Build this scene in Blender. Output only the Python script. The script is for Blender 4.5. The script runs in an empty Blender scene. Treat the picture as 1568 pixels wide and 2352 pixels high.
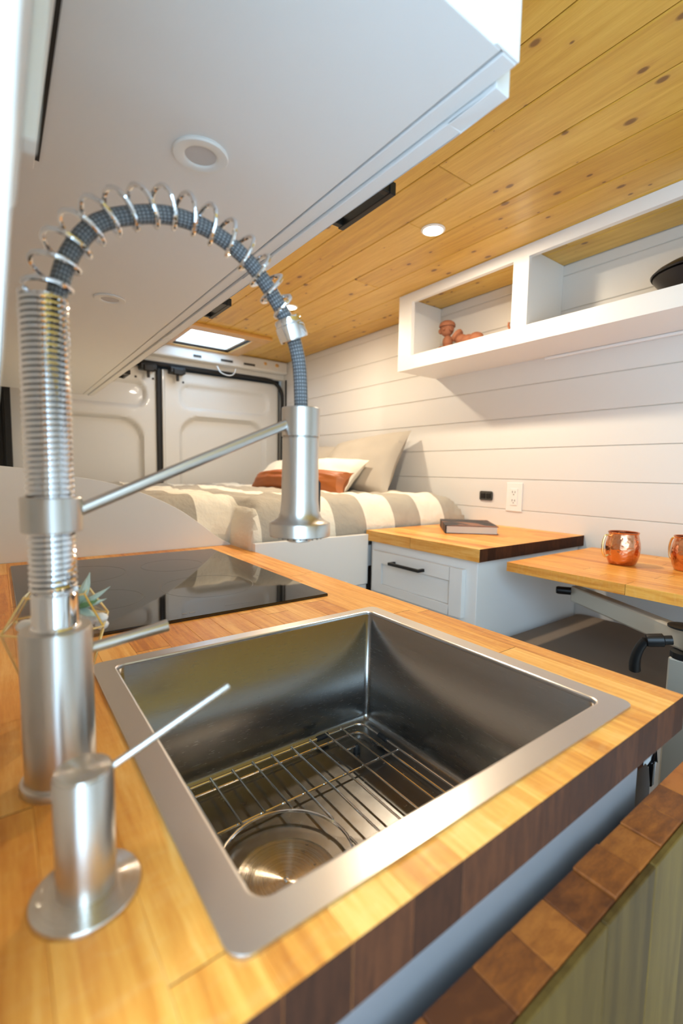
import bpy, bmesh, math, random
from math import sin, cos, pi, sqrt
from mathutils import Vector, Matrix, noise
random.seed(7)
C = bpy.context.scene.collection
S = bpy.context.scene

# ------------------------------------------------------------------ camera, light, exposure
cam = bpy.data.cameras.new('camera'); camo = bpy.data.objects.new('camera', cam); C.objects.link(camo)
cam.sensor_fit = 'VERTICAL'; cam.sensor_height = 36; cam.sensor_width = 24
cam.lens = 1067.8 * 36 / 2352
cam.clip_start = .02
YAW, PITCH, ROLL = math.radians(36.6), math.radians(5.0), math.radians(1.0)
fw = Vector((sin(YAW)*cos(PITCH), cos(YAW)*cos(PITCH), -sin(PITCH)))
rt = Vector((cos(YAW), -sin(YAW), 0)); up = rt.cross(fw)
r2 = cos(ROLL)*rt + sin(ROLL)*up; u2 = -sin(ROLL)*rt + cos(ROLL)*up
m = Matrix((r2, u2, -fw)).transposed().to_4x4(); m.translation = Vector((0, 0, .256))
camo.matrix_world = m
cam.dof.use_dof = True; cam.dof.focus_distance = .82; cam.dof.aperture_fstop = 3.6
S.camera = camo
S.view_settings.view_transform = 'Standard'; S.view_settings.look = 'None'
S.view_settings.gamma = 1; S.view_settings.use_curve_mapping = False
S.view_settings.exposure = 0.36
w = bpy.data.worlds.new('sky'); S.world = w; w.use_nodes = True
bg = w.node_tree.nodes['Background']; bg.inputs[1].default_value = 7.5
_n = w.node_tree.nodes; _l = w.node_tree.links
_tc = _n.new('ShaderNodeTexCoord'); _sx = _n.new('ShaderNodeSeparateXYZ'); _cr = _n.new('ShaderNodeValToRGB')     # dim surroundings low down, bright overcast sky above
_cr.color_ramp.elements[0].position = .0; _cr.color_ramp.elements[0].color = (.17, .22, .26, 1)
_cr.color_ramp.elements[1].position = .35; _cr.color_ramp.elements[1].color = (.52, .76, 1, 1)
_l.new(_tc.outputs['Generated'], _sx.inputs[0]); _l.new(_sx.outputs[2], _cr.inputs[0]); _l.new(_cr.outputs[0], bg.inputs[0])
def area(name, loc, rot, sx, sy, power=0, col=(1, 1, 1), portal=False, shape='RECTANGLE'):
    l = bpy.data.lights.new(name, 'AREA'); l.shape = shape; l.size = sx; l.size_y = sy
    l.energy = power; l.color = col
    if portal: l.cycles.is_portal = True
    o = bpy.data.objects.new(name, l); C.objects.link(o); o.location = loc; o.rotation_euler = rot
    return o
area('daylight_portal', (-.06, -.5, .03), (0, -pi/2, 0), 1.86, 1.34, portal=True)
WARM = (1, .86, .66)
PUCKS = [(1.136, 1.072), (1.136, 1.965)]
PUCK_W = 6.5

# ------------------------------------------------------------------ helpers
def lin(c): return tuple((v/12.92 if v <= .04045 else ((v+.055)/1.055)**2.4) for v in c)
def rgb(r, g, b): return lin((r/255, g/255, b/255)) + (1,)
class NT:
    def __init__(s, name):
        s.m = bpy.data.materials.new(name); s.m.use_nodes = True; s.t = s.m.node_tree
        s.b = s.t.nodes['Principled BSDF']
    def n(s, typ, **kw):
        d = s.t.nodes.new(typ)
        for k, v in kw.items():
            if k.startswith('i_'):
                key = k[2:]; key = int(key) if key.isdigit() else key.replace('_', ' ')
                d.inputs[key].default_value = v
            else: setattr(d, k, v)
        return d
    def l(s, a, b): s.t.links.new(a, b)
    def math(s, op, a, b=None):
        d = s.n('ShaderNodeMath', operation=op)
        for i, v in enumerate((a, b)):
            if v is None: continue
            if isinstance(v, (int, float)): d.inputs[i].default_value = v
            else: s.l(v, d.inputs[i])
        return d.outputs[0]
    def ramp(s, fac, stops, interp='LINEAR'):
        d = s.n('ShaderNodeValToRGB'); d.color_ramp.interpolation = interp
        e = d.color_ramp.elements
        while len(e) < len(stops): e.new(.5)
        for i, (p, c) in enumerate(stops): e[i].position = p; e[i].color = c
        s.l(fac, d.inputs[0]); return d.outputs[0]
    def mix(s, fac, a, b, mode='MIX'):
        d = s.n('ShaderNodeMix', data_type='RGBA', blend_type=mode)
        for i, v in ((0, fac), (6, a), (7, b)):
            if isinstance(v, (int, float, tuple)): d.inputs[i].default_value = v
            else: s.l(v, d.inputs[i])
        return d.outputs[2]
    def bump(s, h, strength, dist=.001):
        d = s.n('ShaderNodeBump'); d.inputs['Strength'].default_value = strength; d.inputs['Distance'].default_value = dist
        s.l(h, d.inputs['Height']); s.l(d.outputs[0], s.b.inputs['Normal']); return d
    def coords(s, scale=(1, 1, 1), rnd=True, which='Object'):
        tc = s.n('ShaderNodeTexCoord'); v = tc.outputs[which]
        if rnd:
            oi = s.n('ShaderNodeObjectInfo')
            k = s.n('ShaderNodeVectorMath', operation='SCALE'); k.inputs[0].default_value = (37, 53, 71); s.l(oi.outputs['Random'], k.inputs['Scale'])
            a = s.n('ShaderNodeVectorMath', operation='ADD'); s.l(v, a.inputs[0]); s.l(k.outputs[0], a.inputs[1]); v = a.outputs[0]
            s.rand = oi.outputs['Random']
        mp = s.n('ShaderNodeMapping'); mp.inputs['Scale'].default_value = scale; s.l(v, mp.inputs[0])
        return mp.outputs[0]
    def noise(s, vec, scale, detail=4, rough=.5, dist=0):
        d = s.n('ShaderNodeTexNoise'); d.inputs['Scale'].default_value = scale; d.inputs['Detail'].default_value = detail
        d.inputs['Roughness'].default_value = rough; d.inputs['Distortion'].default_value = dist; s.l(vec, d.inputs['Vector']); return d.outputs[0]

def plain(name, col, rough=.5, metal=0, bump=0, bscale=200, coat=0, var=0, **kw):
    t = NT(name); b = t.b
    b.inputs['Base Color'].default_value = col; b.inputs['Roughness'].default_value = rough; b.inputs['Metallic'].default_value = metal
    b.inputs['Coat Weight'].default_value = coat
    v = t.coords(rnd=False)
    if var:
        f = t.noise(v, 9, 3); c = t.mix(f, tuple(x*(1-var) for x in col[:3])+(1,), tuple(min(1, x*(1+var)) for x in col[:3])+(1,)); t.l(c, b.inputs['Base Color'])
    if bump: t.bump(t.noise(v, bscale, 3), bump, .0006)
    for k, val in kw.items(): b.inputs[k.replace('_', ' ')].default_value = val
    return t.m

def steel(name, col=(.60, .58, .55, 1), rough=.27, axis=(1, 60, 60), aniso=0, tang='Z', bump=.06):
    t = NT(name); b = t.b
    b.inputs['Base Color'].default_value = col; b.inputs['Metallic'].default_value = 1
    v = t.coords(axis, rnd=False)
    f = t.noise(v, 25, 5, .6)
    r = t.n('ShaderNodeMapRange'); r.inputs['To Min'].default_value = rough*.8; r.inputs['To Max'].default_value = rough*1.25
    t.l(f, r.inputs[0]); t.l(r.outputs[0], b.inputs['Roughness'])
    if bump: t.bump(f, bump, .0004)
    if aniso:
        b.inputs['Anisotropic'].default_value = aniso
        tg = t.n('ShaderNodeTangent', direction_type='RADIAL', axis=tang); b.inputs['Anisotropic Rotation'].default_value = .25; t.l(tg.outputs[0], b.inputs['Tangent'])
    return t.m

def wood(name, stops, grain=(14, 1.2, 14), rough=.35, coat=.3, spec=.5, knots=0, vary=.35, gscale=6, kcol=(.035, .012, .004, 1), fig=0.0):
    """stops: light to dark colours along the grain noise; grain: coordinate scale, small along the fibre"""
    t = NT(name); b = t.b
    v = t.coords(grain)
    a = t.noise(v, gscale, 6, .55, .6)
    fine = t.noise(v, gscale*9, 3, .6)
    f = t.math('ADD', t.math('MULTIPLY', a, .75), t.math('MULTIPLY', fine, .25))
    k = t.math('ADD', f, t.math('MULTIPLY', t.math('SUBTRACT', t.rand, .5), vary))
    n = len(stops)
    c = t.ramp(k, [(.25 + .5*i/(n-1), s) for i, s in enumerate(stops)])
    if fig:
        v2 = t.coords((1, 3, 1)); g = t.noise(v2, 34, 2, .5, 1.2)
        c = t.mix(t.math('MULTIPLY', t.ramp(g, [(.5, (0, 0, 0, 1)), (.7, (1, 1, 1, 1))]), fig), c, (1, .72, .32, 1))
    if knots:
        vk = t.coords((1, .62, 1))
        wob = t.noise(vk, 30, 2)
        vo = t.n('ShaderNodeTexVoronoi', feature='F1', voronoi_dimensions='2D'); vo.inputs['Scale'].default_value = knots; vo.inputs['Randomness'].default_value = 1
        t.l(vk, vo.inputs['Vector'])
        d = t.math('ADD', vo.outputs['Distance'], t.math('MULTIPLY', wob, .05))
        sep = t.n('ShaderNodeSeparateColor'); t.l(vo.outputs['Color'], sep.inputs[0])
        size = t.math('MULTIPLY', t.math('POWER', sep.outputs[0], 2.5), .17)     # some cells have big knots, most tiny ones
        core = t.math('DIVIDE', t.math('SUBTRACT', d, .0), t.math('ADD', size, .012))
        kn = t.ramp(core, [(0, (1, 1, 1, 1)), (.62, (.9, .9, .9, 1)), (.98, (0, 0, 0, 1))])
        ring = t.ramp(core, [(.0, (1, 1, 1, 1)), (1, (0, 0, 0, 1))])
        c = t.mix(t.math('MULTIPLY', kn, .9), c, kcol)
        halo = t.math('MULTIPLY', t.ramp(t.math('MULTIPLY', core, .35), [(0, (1, 1, 1, 1)), (1, (0, 0, 0, 1))]), .35)
        c = t.mix(halo, c, (.42, .16, .03, 1))
    t.l(c, b.inputs['Base Color'])
    b.inputs['Roughness'].default_value = rough; b.inputs['Coat Weight'].default_value = coat; b.inputs['Coat Roughness'].default_value = .25
    b.inputs['Specular IOR Level'].default_value = spec
    t.bump(fine, .08, .0008)
    return t.m

M = {}
BLK = [rgb(250, 192, 106), rgb(237, 166, 74), rgb(220, 142, 56), rgb(190, 112, 40)]
M['block'] = wood('butcher_block', BLK, (16, 1.1, 16), fig=.08, vary=.30, coat=.05, spec=.3, rough=.38)
M['block_end'] = wood('butcher_end_grain', [rgb(88, 50, 28), rgb(68, 38, 22), rgb(52, 29, 17)], (30, 5, 5), vary=.3, rough=.65, coat=0, spec=.15)  # end grain's own brown, darkened further for shade on the near faces
M['block_side'] = wood('butcher_side_grain', [rgb(226, 166, 84), rgb(206, 140, 62), rgb(170, 106, 44)], (16, 1.1, 16), vary=.3)
M['shelf_top'] = wood('oiled_block_top', [rgb(158, 92, 36), rgb(134, 74, 28), rgb(108, 58, 24), rgb(84, 44, 20)], (5, 14, 14), vary=.6, rough=.5, coat=.05, spec=.3)
PINE = [rgb(230, 188, 88), rgb(214, 166, 64), rgb(192, 142, 46)]
M['pine'] = wood('knotty_pine', PINE, (10, .7, 10), gscale=5, knots=15, vary=.22, rough=.42, coat=.25)
M['pine_plain'] = wood('pine_trim', [rgb(226, 178, 104), rgb(208, 152, 78)], (1.5, 1.5, 10), vary=.2)
M['pine_face'] = wood('shaded_pine', [rgb(106, 82, 36), rgb(88, 66, 28), rgb(68, 49, 20)], (9, 9, .8), gscale=4, vary=.3, rough=.65, coat=0, spec=.12)  # pine standing in shade; the shade is put into its colour
M['paint'] = plain('white_paint', rgb(240, 238, 234), .42, bump=.05, bscale=300)
M['paint_wall'] = plain('white_shiplap_paint', rgb(226, 221, 214), .5, bump=.08, bscale=90)
M['cab'] = plain('cabinet_paint', rgb(238, 237, 234), .40, bump=.06, bscale=400)
M['groove'] = plain('groove_shadow_paint', rgb(214, 206, 192), .7)
M['shaded_panel'] = plain('shaded_grey_panel', rgb(132, 131, 133), .5)  # panel grey darkened to imitate the weak daylight low at this end
M['van'] = plain('van_body_paint', rgb(226, 222, 214), .35, coat=.3)
M['rubber'] = plain('black_rubber', rgb(18, 18, 19), .6)
M['blackmetal'] = plain('black_metal', rgb(26, 25, 25), .42, metal=.3)
M['blackgloss'] = plain('black_gloss_plastic', rgb(22, 20, 20), .16, coat=.6)
M['floor'] = plain('vinyl_floor', rgb(150, 140, 128), .5, var=.1)
M['pale_ground'] = plain('pale_bounce_ground', rgb(186, 190, 194), .9, var=.2)  # unseen ground, made pale to bounce cool daylight up into the van
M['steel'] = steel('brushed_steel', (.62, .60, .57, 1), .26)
M['steel_bowl'] = steel('sink_bowl_steel', (.30, .29, .275, 1), .25, (2, 2, 50), bump=.08)  # darker than the rim steel, imitating the dimness inside the bowl
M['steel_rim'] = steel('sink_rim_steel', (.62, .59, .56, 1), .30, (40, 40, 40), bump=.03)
M['nickel'] = steel('brushed_nickel', (.62, .60, .57, 1), .30, (50, 50, 1.5), aniso=.5, bump=.04)
M['disc'] = steel('turned_steel', (.66, .62, .56, 1), .48, (30, 30, 1), aniso=.96, bump=0)
def turned(name, cx, cy, col=(.66, .62, .56, 1)):
    t = NT(name); t.b.inputs['Base Color'].default_value = col; t.b.inputs['Metallic'].default_value = 1; t.b.inputs['Roughness'].default_value = .16
    tc = t.n('ShaderNodeTexCoord'); sub = t.n('ShaderNodeVectorMath', operation='SUBTRACT'); t.l(tc.outputs['Object'], sub.inputs[0]); sub.inputs[1].default_value = (cx, cy, 0)
    mul = t.n('ShaderNodeVectorMath', operation='MULTIPLY'); t.l(sub.outputs[0], mul.inputs[0]); mul.inputs[1].default_value = (1, 1, 0)
    ln = t.n('ShaderNodeVectorMath', operation='LENGTH'); t.l(mul.outputs[0], ln.inputs[0])
    nz = t.n('ShaderNodeTexNoise', noise_dimensions='1D'); nz.inputs['Scale'].default_value = 1; nz.inputs['Detail'].default_value = 3
    t.l(t.math('MULTIPLY', ln.outputs['Value'], 5200), nz.inputs['W'])
    amt = t.math('MULTIPLY', t.math('SUBTRACT', nz.outputs[0], .5), 2.6)
    nd = t.n('ShaderNodeVectorMath', operation='NORMALIZE'); t.l(mul.outputs[0], nd.inputs[0])
    sc = t.n('ShaderNodeVectorMath', operation='SCALE'); t.l(nd.outputs[0], sc.inputs[0]); t.l(amt, sc.inputs['Scale'])
    ge = t.n('ShaderNodeNewGeometry'); ad = t.n('ShaderNodeVectorMath', operation='ADD'); t.l(ge.outputs['Normal'], ad.inputs[0]); t.l(sc.outputs[0], ad.inputs[1])
    no = t.n('ShaderNodeVectorMath', operation='NORMALIZE'); t.l(ad.outputs[0], no.inputs[0]); t.l(no.outputs[0], t.b.inputs['Normal'])
    return t.m
M['disc'] = turned('turned_steel_disc', 0, 0)
M['drain_disc'] = turned('turned_drain_disc', .243-.3265, .418-.43, (.70, .62, .50, 1))
M['chrome'] = plain('chrome', (.82, .83, .85, 1), .06, metal=1)
M['wire'] = plain('stainless_wire', (.85, .83, .80, 1), .14, metal=1)
M['brass'] = plain('brass', rgb(244, 222, 160), .22, metal=1)
M['alu'] = plain('anodised_aluminium', rgb(196, 188, 172), .38, metal=.6)
M['copper_in'] = plain('copper_inside', rgb(224, 140, 96), .25, metal=1)
t = NT('hammered_copper'); t.b.inputs['Base Color'].default_value = rgb(222, 160, 124); t.b.inputs['Metallic'].default_value = 1; t.b.inputs['Roughness'].default_value = .20
vo = t.n('ShaderNodeTexVoronoi', feature='SMOOTH_F1'); vo.inputs['Scale'].default_value = 130; t.l(t.coords(rnd=False), vo.inputs['Vector']); t.bump(vo.outputs['Distance'], .55, .002); M['copper'] = t.m
t = NT('braided_hose'); uv = t.n('ShaderNodeUVMap'); sp = t.n('ShaderNodeSeparateXYZ'); t.l(uv.outputs[0], sp.inputs[0])
a1 = t.math('SINE', t.math('MULTIPLY', t.math('ADD', t.math('MULTIPLY', sp.outputs[0], 8), sp.outputs[1]), 2*pi))
a2 = t.math('SINE', t.math('MULTIPLY', t.math('SUBTRACT', t.math('MULTIPLY', sp.outputs[0], 8), sp.outputs[1]), 2*pi))
h = t.math('MULTIPLY', a1, a2)
t.l(t.ramp(h, [(.0, rgb(88, 90, 92)), (.4, rgb(122, 125, 127)), (1, rgb(168, 170, 172))]), t.b.inputs['Base Color'])
t.b.inputs['Roughness'].default_value = .5; t.bump(h, .6, .0012); M['hose'] = t.m
M['glass_black'] = plain('black_ceramic_glass', rgb(9, 9, 10), .04, Specular_IOR_Level=.75)
M['print'] = plain('grey_print', rgb(120, 116, 110), .5)
t = NT('clear_glass'); t.b.inputs['Transmission Weight'].default_value = 1; t.b.inputs['Roughness'].default_value = .02; t.b.inputs['IOR'].default_value = 1.05; t.b.inputs['Alpha'].default_value = .18; M['glass'] = t.m
t = NT('skylight_acrylic'); o_ = t.t.nodes['Material Output']; tr = t.n('ShaderNodeBsdfTranslucent'); tr.inputs[0].default_value = (.9, .92, .95, 1); t.l(tr.outputs[0], o_.inputs[0]); M['acrylic'] = t.m
M['pebble'] = plain('white_pebble', rgb(244, 246, 248), .5, var=.1)
M['leaf'] = plain('succulent_leaf', rgb(205, 230, 226), .45, var=.15)
M['leaf_tip'] = plain('succulent_leaf_green', rgb(120, 172, 120), .45)
M['grey_cloth'] = plain('grey_linen', rgb(176, 166, 152), .9, bump=.4, bscale=500, var=.06)
M['white_cloth'] = plain('ivory_cotton', rgb(240, 232, 214), .9, bump=.4, bscale=500)
M['leather'] = plain('cognac_leather', rgb(158, 86, 30), .5, bump=.3, bscale=60, var=.15)
M['taupe'] = plain('taupe_upholstery', rgb(122, 106, 90), .85, bump=.3, bscale=500, var=.05)
t = NT('striped_duvet'); sp = t.n('ShaderNodeSeparateXYZ'); t.l(t.coords(rnd=False), sp.inputs[0])
fr = t.math('FRACT', t.math('DIVIDE', t.math('ADD', sp.outputs[0], 11.6-.676), .29))
# object x is world x: the bed stands at x = 0
t.l(t.ramp(fr, [(0, rgb(176, 168, 154)), (.5, rgb(242, 234, 216))], 'CONSTANT'), t.b.inputs['Base Color'])
t.b.inputs['Roughness'].default_value = .9; t.bump(t.noise(t.coords((1, .5, 1), rnd=False), 18, 4), .5, .02); M['duvet'] = t.m
M['terracotta'] = plain('terracotta', rgb(156, 98, 68), .8, bump=.4, bscale=90, var=.25)
M['felt'] = plain('black_glazed', rgb(30, 26, 28), .38, bump=.5, bscale=60)
M['paper'] = plain('book_pages', rgb(222, 214, 198), .8, bump=.3, bscale=300)
t = NT('book_cover'); v = t.coords(rnd=False)
t.l(t.mix(t.ramp(t.noise(t.coords((14, 9, 1), rnd=False), .9, 3), [(.50, (0, 0, 0, 1)), (.60, (1, 1, 1, 1))]), rgb(46, 44, 48), rgb(140, 96, 76)), t.b.inputs['Base Color']); t.b.inputs['Roughness'].default_value = .6; M['cover'] = t.m
M['plastic_white'] = plain('white_plastic', rgb(238, 236, 230), .35)
M['slot'] = plain('dark_slot', rgb(60, 56, 52), .6)
M['lens_off'] = plain('frosted_lens', rgb(205, 200, 196), .55, bump=.3, bscale=900)
t = NT('lit_lens'); t.b.inputs['Emission Color'].default_value = (1, .86, .66, 1); t.b.inputs['Emission Strength'].default_value = 30; M['lit'] = t.m

class MB:
    def __init__(s): s.v = []; s.f = []; s.mi = []; s.uv = {}
    def add(s, vs, fs, mi=0):
        o = len(s.v); s.v += [tuple(v) for v in vs]; s.f += [tuple(i+o for i in f) for f in fs]; s.mi += [mi]*len(fs); return o
    def box(s, x0, x1, y0, y1, z0, z1, mi=0, ymi=None):
        o = len(s.f)
        s.add([(x, y, z) for x in (x0, x1) for y in (y0, y1) for z in (z0, z1)],
              [(0, 1, 3, 2), (4, 6, 7, 5), (0, 4, 5, 1), (2, 3, 7, 6), (0, 2, 6, 4), (1, 5, 7, 3)], mi)
        if ymi is not None: s.mi[o+2] = s.mi[o+3] = ymi
        return s
    def prism(s, poly, a, b, axis='y', mi=0):
        """poly: 2D outline; axis: extrusion axis; for y the outline is (x,z), for x it is (y,z), for z it is (x,y)"""
        def P(p, q): return {'y': (p[0], q, p[1]), 'x': (q, p[0], p[1]), 'z': (p[0], p[1], q)}[axis]
        n = len(poly)
        s.add([P(p, a) for p in poly]+[P(p, b) for p in poly], [tuple(range(n)), tuple(range(2*n-1, n-1, -1))]+[(i, n+i, n+(i+1) % n, (i+1) % n) for i in range(n)], mi); return s
    def lathe(s, prof, c=(0, 0, 0), n=40, axis=None, cap=True, mi=0):
        """prof: list of (radius, height)"""
        R = Matrix.Identity(3) if axis is None else Vector((0, 0, 1)).rotation_difference(Vector(axis)).to_matrix()
        c = Vector(c); vs = []; fs = []
        for r, h in prof:
            for k in range(n):
                a = 2*pi*k/n; vs.append(c+R @ Vector((r*cos(a), r*sin(a), h)))
        for j in range(len(prof)-1):
            for k in range(n):
                k2 = (k+1) % n; fs.append((j*n+k, j*n+k2, (j+1)*n+k2, (j+1)*n+k))
        if cap:
            if prof[0][0] > 1e-6: fs.append(tuple(range(n-1, -1, -1)))
            if prof[-1][0] > 1e-6: fs.append(tuple((len(prof)-1)*n+k for k in range(n)))
        s.add(vs, fs, mi); return s
    def tube(s, pts, r, n=10, closed=False, uvk=None):
        pts = [Vector(p) for p in pts]; N = len(pts); rr = r if callable(r) else (lambda t: r)
        T = []
        for i in range(N):
            a = pts[(i-1) % N] if (closed or i > 0) else pts[i]; b = pts[(i+1) % N] if (closed or i < N-1) else pts[i]
            T.append((b-a).normalized())
        ref = Vector((0, 0, 1)) if abs(T[0].z) < .9 else Vector((1, 0, 0))
        nrm = (ref-T[0]*ref.dot(T[0])).normalized(); vs = []; L = 0; lens = []
        for i in range(N):
            if i: L += (pts[i]-pts[i-1]).length
            lens.append(L)
            nrm = (nrm-T[i]*nrm.dot(T[i])).normalized(); bn = T[i].cross(nrm); q = rr(i/(N-1))
            for k in range(n):
                a = 2*pi*k/n; vs.append(pts[i]+(nrm*cos(a)+bn*sin(a))*q)
        fs = []; off = len(s.f)
        for j in range(N if closed else N-1):
            j2 = (j+1) % N
            for k in range(n):
                k2 = (k+1) % n
                if uvk: s.uv[off+len(fs)] = [(k/n, lens[j]*uvk), ((k+1)/n, lens[j]*uvk), ((k+1)/n, lens[j2]*uvk), (k/n, lens[j2]*uvk)]
                fs.append((j*n+k, j*n+k2, j2*n+k2, j2*n+k))
        if not closed: fs += [tuple(range(n-1, -1, -1)), tuple((N-1)*n+k for k in range(n))]
        s.add(vs, fs); return s
    def loops(s, L, cap0=False, cap1=False, mi=0):
        n = len(L[0]); fs = []
        for j in range(len(L)-1):
            for k in range(n):
                k2 = (k+1) % n; fs.append((j*n+k, j*n+k2, (j+1)*n+k2, (j+1)*n+k))
        if cap0: fs.append(tuple(range(n-1, -1, -1)))
        if cap1: fs.append(tuple((len(L)-1)*n+k for k in range(n)))
        s.add([p for l in L for p in l], fs, mi); return s
    def ball(s, c, r, n=12, m_=8, sc=(1, 1, 1), R=None):
        c = Vector(c); vs = []; fs = []
        for j in range(m_+1):
            th = pi*j/m_
            for k in range(n):
                a = 2*pi*k/n; p = Vector((sin(th)*cos(a)*sc[0], sin(th)*sin(a)*sc[1], cos(th)*sc[2]))*r
                vs.append(c+(R @ p if R else p))
        for j in range(m_):
            for k in range(n):
                k2 = (k+1) % n; fs.append((j*n+k, (j+1)*n+k, (j+1)*n+k2, j*n+k2))
        s.add(vs, fs); return s
    def build(s, name, mat, parent=None, smooth=False, bevel=0, seg=2, solid=0, subd=0):
        me = bpy.data.meshes.new(name)
        off = wpos(parent) if parent is not None else Vector((0, 0, 0))
        me.from_pydata([Vector(v)-off for v in s.v], [], s.f)
        for mm in (mat if isinstance(mat, (list, tuple)) else [mat]): me.materials.append(M[mm])
        me.polygons.foreach_set('material_index', s.mi)
        if s.uv:
            u = me.uv_layers.new(name='UVMap')
            for fi, c in s.uv.items():
                for li, q in zip(me.polygons[fi].loop_indices, c): u.data[li].uv = q
        b = bmesh.new(); b.from_mesh(me); bmesh.ops.remove_doubles(b, verts=b.verts, dist=1e-7); bmesh.ops.recalc_face_normals(b, faces=b.faces); b.to_mesh(me); b.free()
        if smooth:
            me.polygons.foreach_set('use_smooth', [True]*len(me.polygons))
            me.set_sharp_from_angle(angle=math.radians(38))
        o = bpy.data.objects.new(name, me); C.objects.link(o)
        if parent is not None: o.parent = parent
        if solid: mo = o.modifiers.new('solid', 'SOLIDIFY'); mo.thickness = solid; mo.offset = 1
        if bevel: mo = o.modifiers.new('bevel', 'BEVEL'); mo.width = bevel; mo.segments = seg; mo.limit_method = 'ANGLE'; mo.angle_limit = math.radians(40)
        if subd: mo = o.modifiers.new('sub', 'SUBSURF'); mo.levels = subd; mo.render_levels = subd
        return o
def wpos(o):
    p = Vector((0, 0, 0))
    while o is not None: p += o.location; o = o.parent
    return p
def tag(o, label, cat, group=None, kind=None):
    if label: o['label'] = label
    if cat: o['category'] = cat
    if group: o['group'] = group
    if kind: o['kind'] = kind
    return o
def thing(name, label, cat, loc=(0, 0, 0), group=None):
    o = bpy.data.objects.new(name, None); o.empty_display_size = .05; C.objects.link(o); o.location = loc
    return tag(o, label, cat, group)
def struct(name, mb, mat, **kw):
    o = mb.build(name, mat, **kw); o['kind'] = 'structure'; return o
def box(*a): return MB().box(*a)
def rrect(x0, x1, y0, y1, r, z, n=6):
    out = []
    for cx, cy, a0 in ((x1-r, y1-r, 0), (x0+r, y1-r, pi/2), (x0+r, y0+r, pi), (x1-r, y0+r, 3*pi/2)):
        for k in range(n+1):
            a = a0+pi/2*k/n; out.append((cx+r*cos(a), cy+r*sin(a), z))
    return out
def smooth_path(P, n):
    """Catmull-Rom through the points"""
    P = [Vector(p) for p in P]; out = []
    for i in range(len(P)-1):
        a = P[max(i-1, 0)]; b = P[i]; c = P[i+1]; d = P[min(i+2, len(P)-1)]
        for k in range(n):
            t = k/n; out.append(.5*((2*b)+(c-a)*t+(2*a-5*b+4*c-d)*t*t+(3*b-a-3*c+d)*t**3))
    out.append(P[-1]); return out

FZ = -.92; CZ = 1.02; RW = 1.70

# ------------------------------------------------------------------ shell of the van
struct('ground', box(-14, 14, -12, 14, -1.5, -1.45), 'pale_ground')
struct('floor', box(-.12, 1.80, -1.3, 3.12, FZ-.04, FZ), 'floor')
wr = struct('wall_right', box(1.7035, 1.76, -1.3, 3.06, FZ, 1.10), 'groove')
z0 = .112-.1245*9
for k in range(17):
    za = z0+k*.1245; zb = min(za+.1245-.0022, CZ-.001)
    if za > CZ-.01: break
    MB().box(RW, 1.7034, -1.29, 2.99, za, zb).build('shiplap_board', 'paint_wall', wr, bevel=.0015, seg=1)
struct('light_blocker_back', box(-.12, 1.80, 3.10, 3.14, FZ, 1.1), 'rubber')  # added unseen black slab, stops daylight leaking in round the rear doors
struct('wall_front', box(-.1, 1.76, -1.34, -1.30, FZ, 1.1), 'paint_wall')
# left wall: leans inwards towards the roof, behind the doorway
prof = [(-.034, FZ), (-.034, 0), (-.014, .3), (.024, .6), (.036, CZ), (-.10, CZ), (-.10, FZ)]
struct('wall_left', MB().prism(prof, .36, 2.99), 'paint_wall')
# ceiling
SK = (.875, 1.235, 2.56, 2.93)
ce = MB(); ce.box(-.12, SK[0]-.01, -1.3, 3.06, 1.036, 1.09); ce.box(SK[1]+.01, 1.76, -1.3, 3.06, 1.036, 1.09)
ce.box(SK[0]-.01, SK[1]+.01, -1.3, SK[2]-.01, 1.036, 1.09); ce.box(SK[0]-.01, SK[1]+.01, SK[3]+.01, 3.06, 1.036, 1.09)
ceil = struct('ceiling', ce, 'groove')
xs = 1.05-.132*8
k = 0
while xs < RW:
    xa, xb = max(xs, .03), min(xs+.132-.0025, RW)
    if xb > xa+.01:
        ys = [-1.29]; y = -1.29+random.uniform(.6, 2.4)
        while y < 2.5: ys.append(y); y += random.uniform(1.2, 2.4)
        ys.append(2.985)
        for ya, yb in zip(ys, ys[1:]):
            m_ = MB()
            segs = [(ya, yb-.001)]
            if xb > SK[0] and xa < SK[1]:
                segs = [(a, b) for a, b in ((ya, min(yb-.001, SK[2])), (max(ya, SK[3]), yb-.001)) if b > a+.003]
                if xa < SK[0] and yb > SK[2]: m_.box(xa, SK[0], max(ya, SK[2]), min(yb-.001, SK[3]), CZ, 1.036)
                if xb > SK[1] and yb > SK[2]: m_.box(SK[1], xb, max(ya, SK[2]), min(yb-.001, SK[3]), CZ, 1.036)
            for a, b in segs: m_.box(xa, xb, a, b, CZ, 1.036)
            m_.build('ceiling_plank', 'pine', ceil, bevel=.002, seg=1)
    xs += .132
# skylight
sk = thing('window_1', None, None, (SK[0], SK[2], CZ)); sk['kind'] = 'structure'
fr = MB()
a, b, c, d = SK; w_ = .085
for q in ((a-w_, b+w_, c-w_, c), (a-w_, b+w_, d, d+w_-.02), (a-w_, a, c, d), (b, b+w_, c, d)):
    MB().box(*q, CZ-.018, CZ).build('wood_trim', 'pine_plain', sk, bevel=.003)
for q in ((a, b, c, c+.006), (a, b, d-.006, d), (a, a+.006, c, d), (b-.006, b, c, d)): fr.box(*q, CZ-.01, 1.095, 0)
fr.build('black_seal', 'rubber', sk)
g = MB()
for q in ((a+.006, b-.006, c+.006, c+.022), (a+.006, b-.006, d-.022, d-.006), (a+.006, a+.022, c+.006, d-.006), (b-.022, b-.006, c+.006, d-.006)): g.box(*q, CZ, 1.09)
g.build('hatch_frame', 'plastic_white', sk, bevel=.002)
MB().box(a+.02, b-.02, c+.02, d-.02, 1.07, 1.074).build('hatch_lid', 'acrylic', sk)

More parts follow.
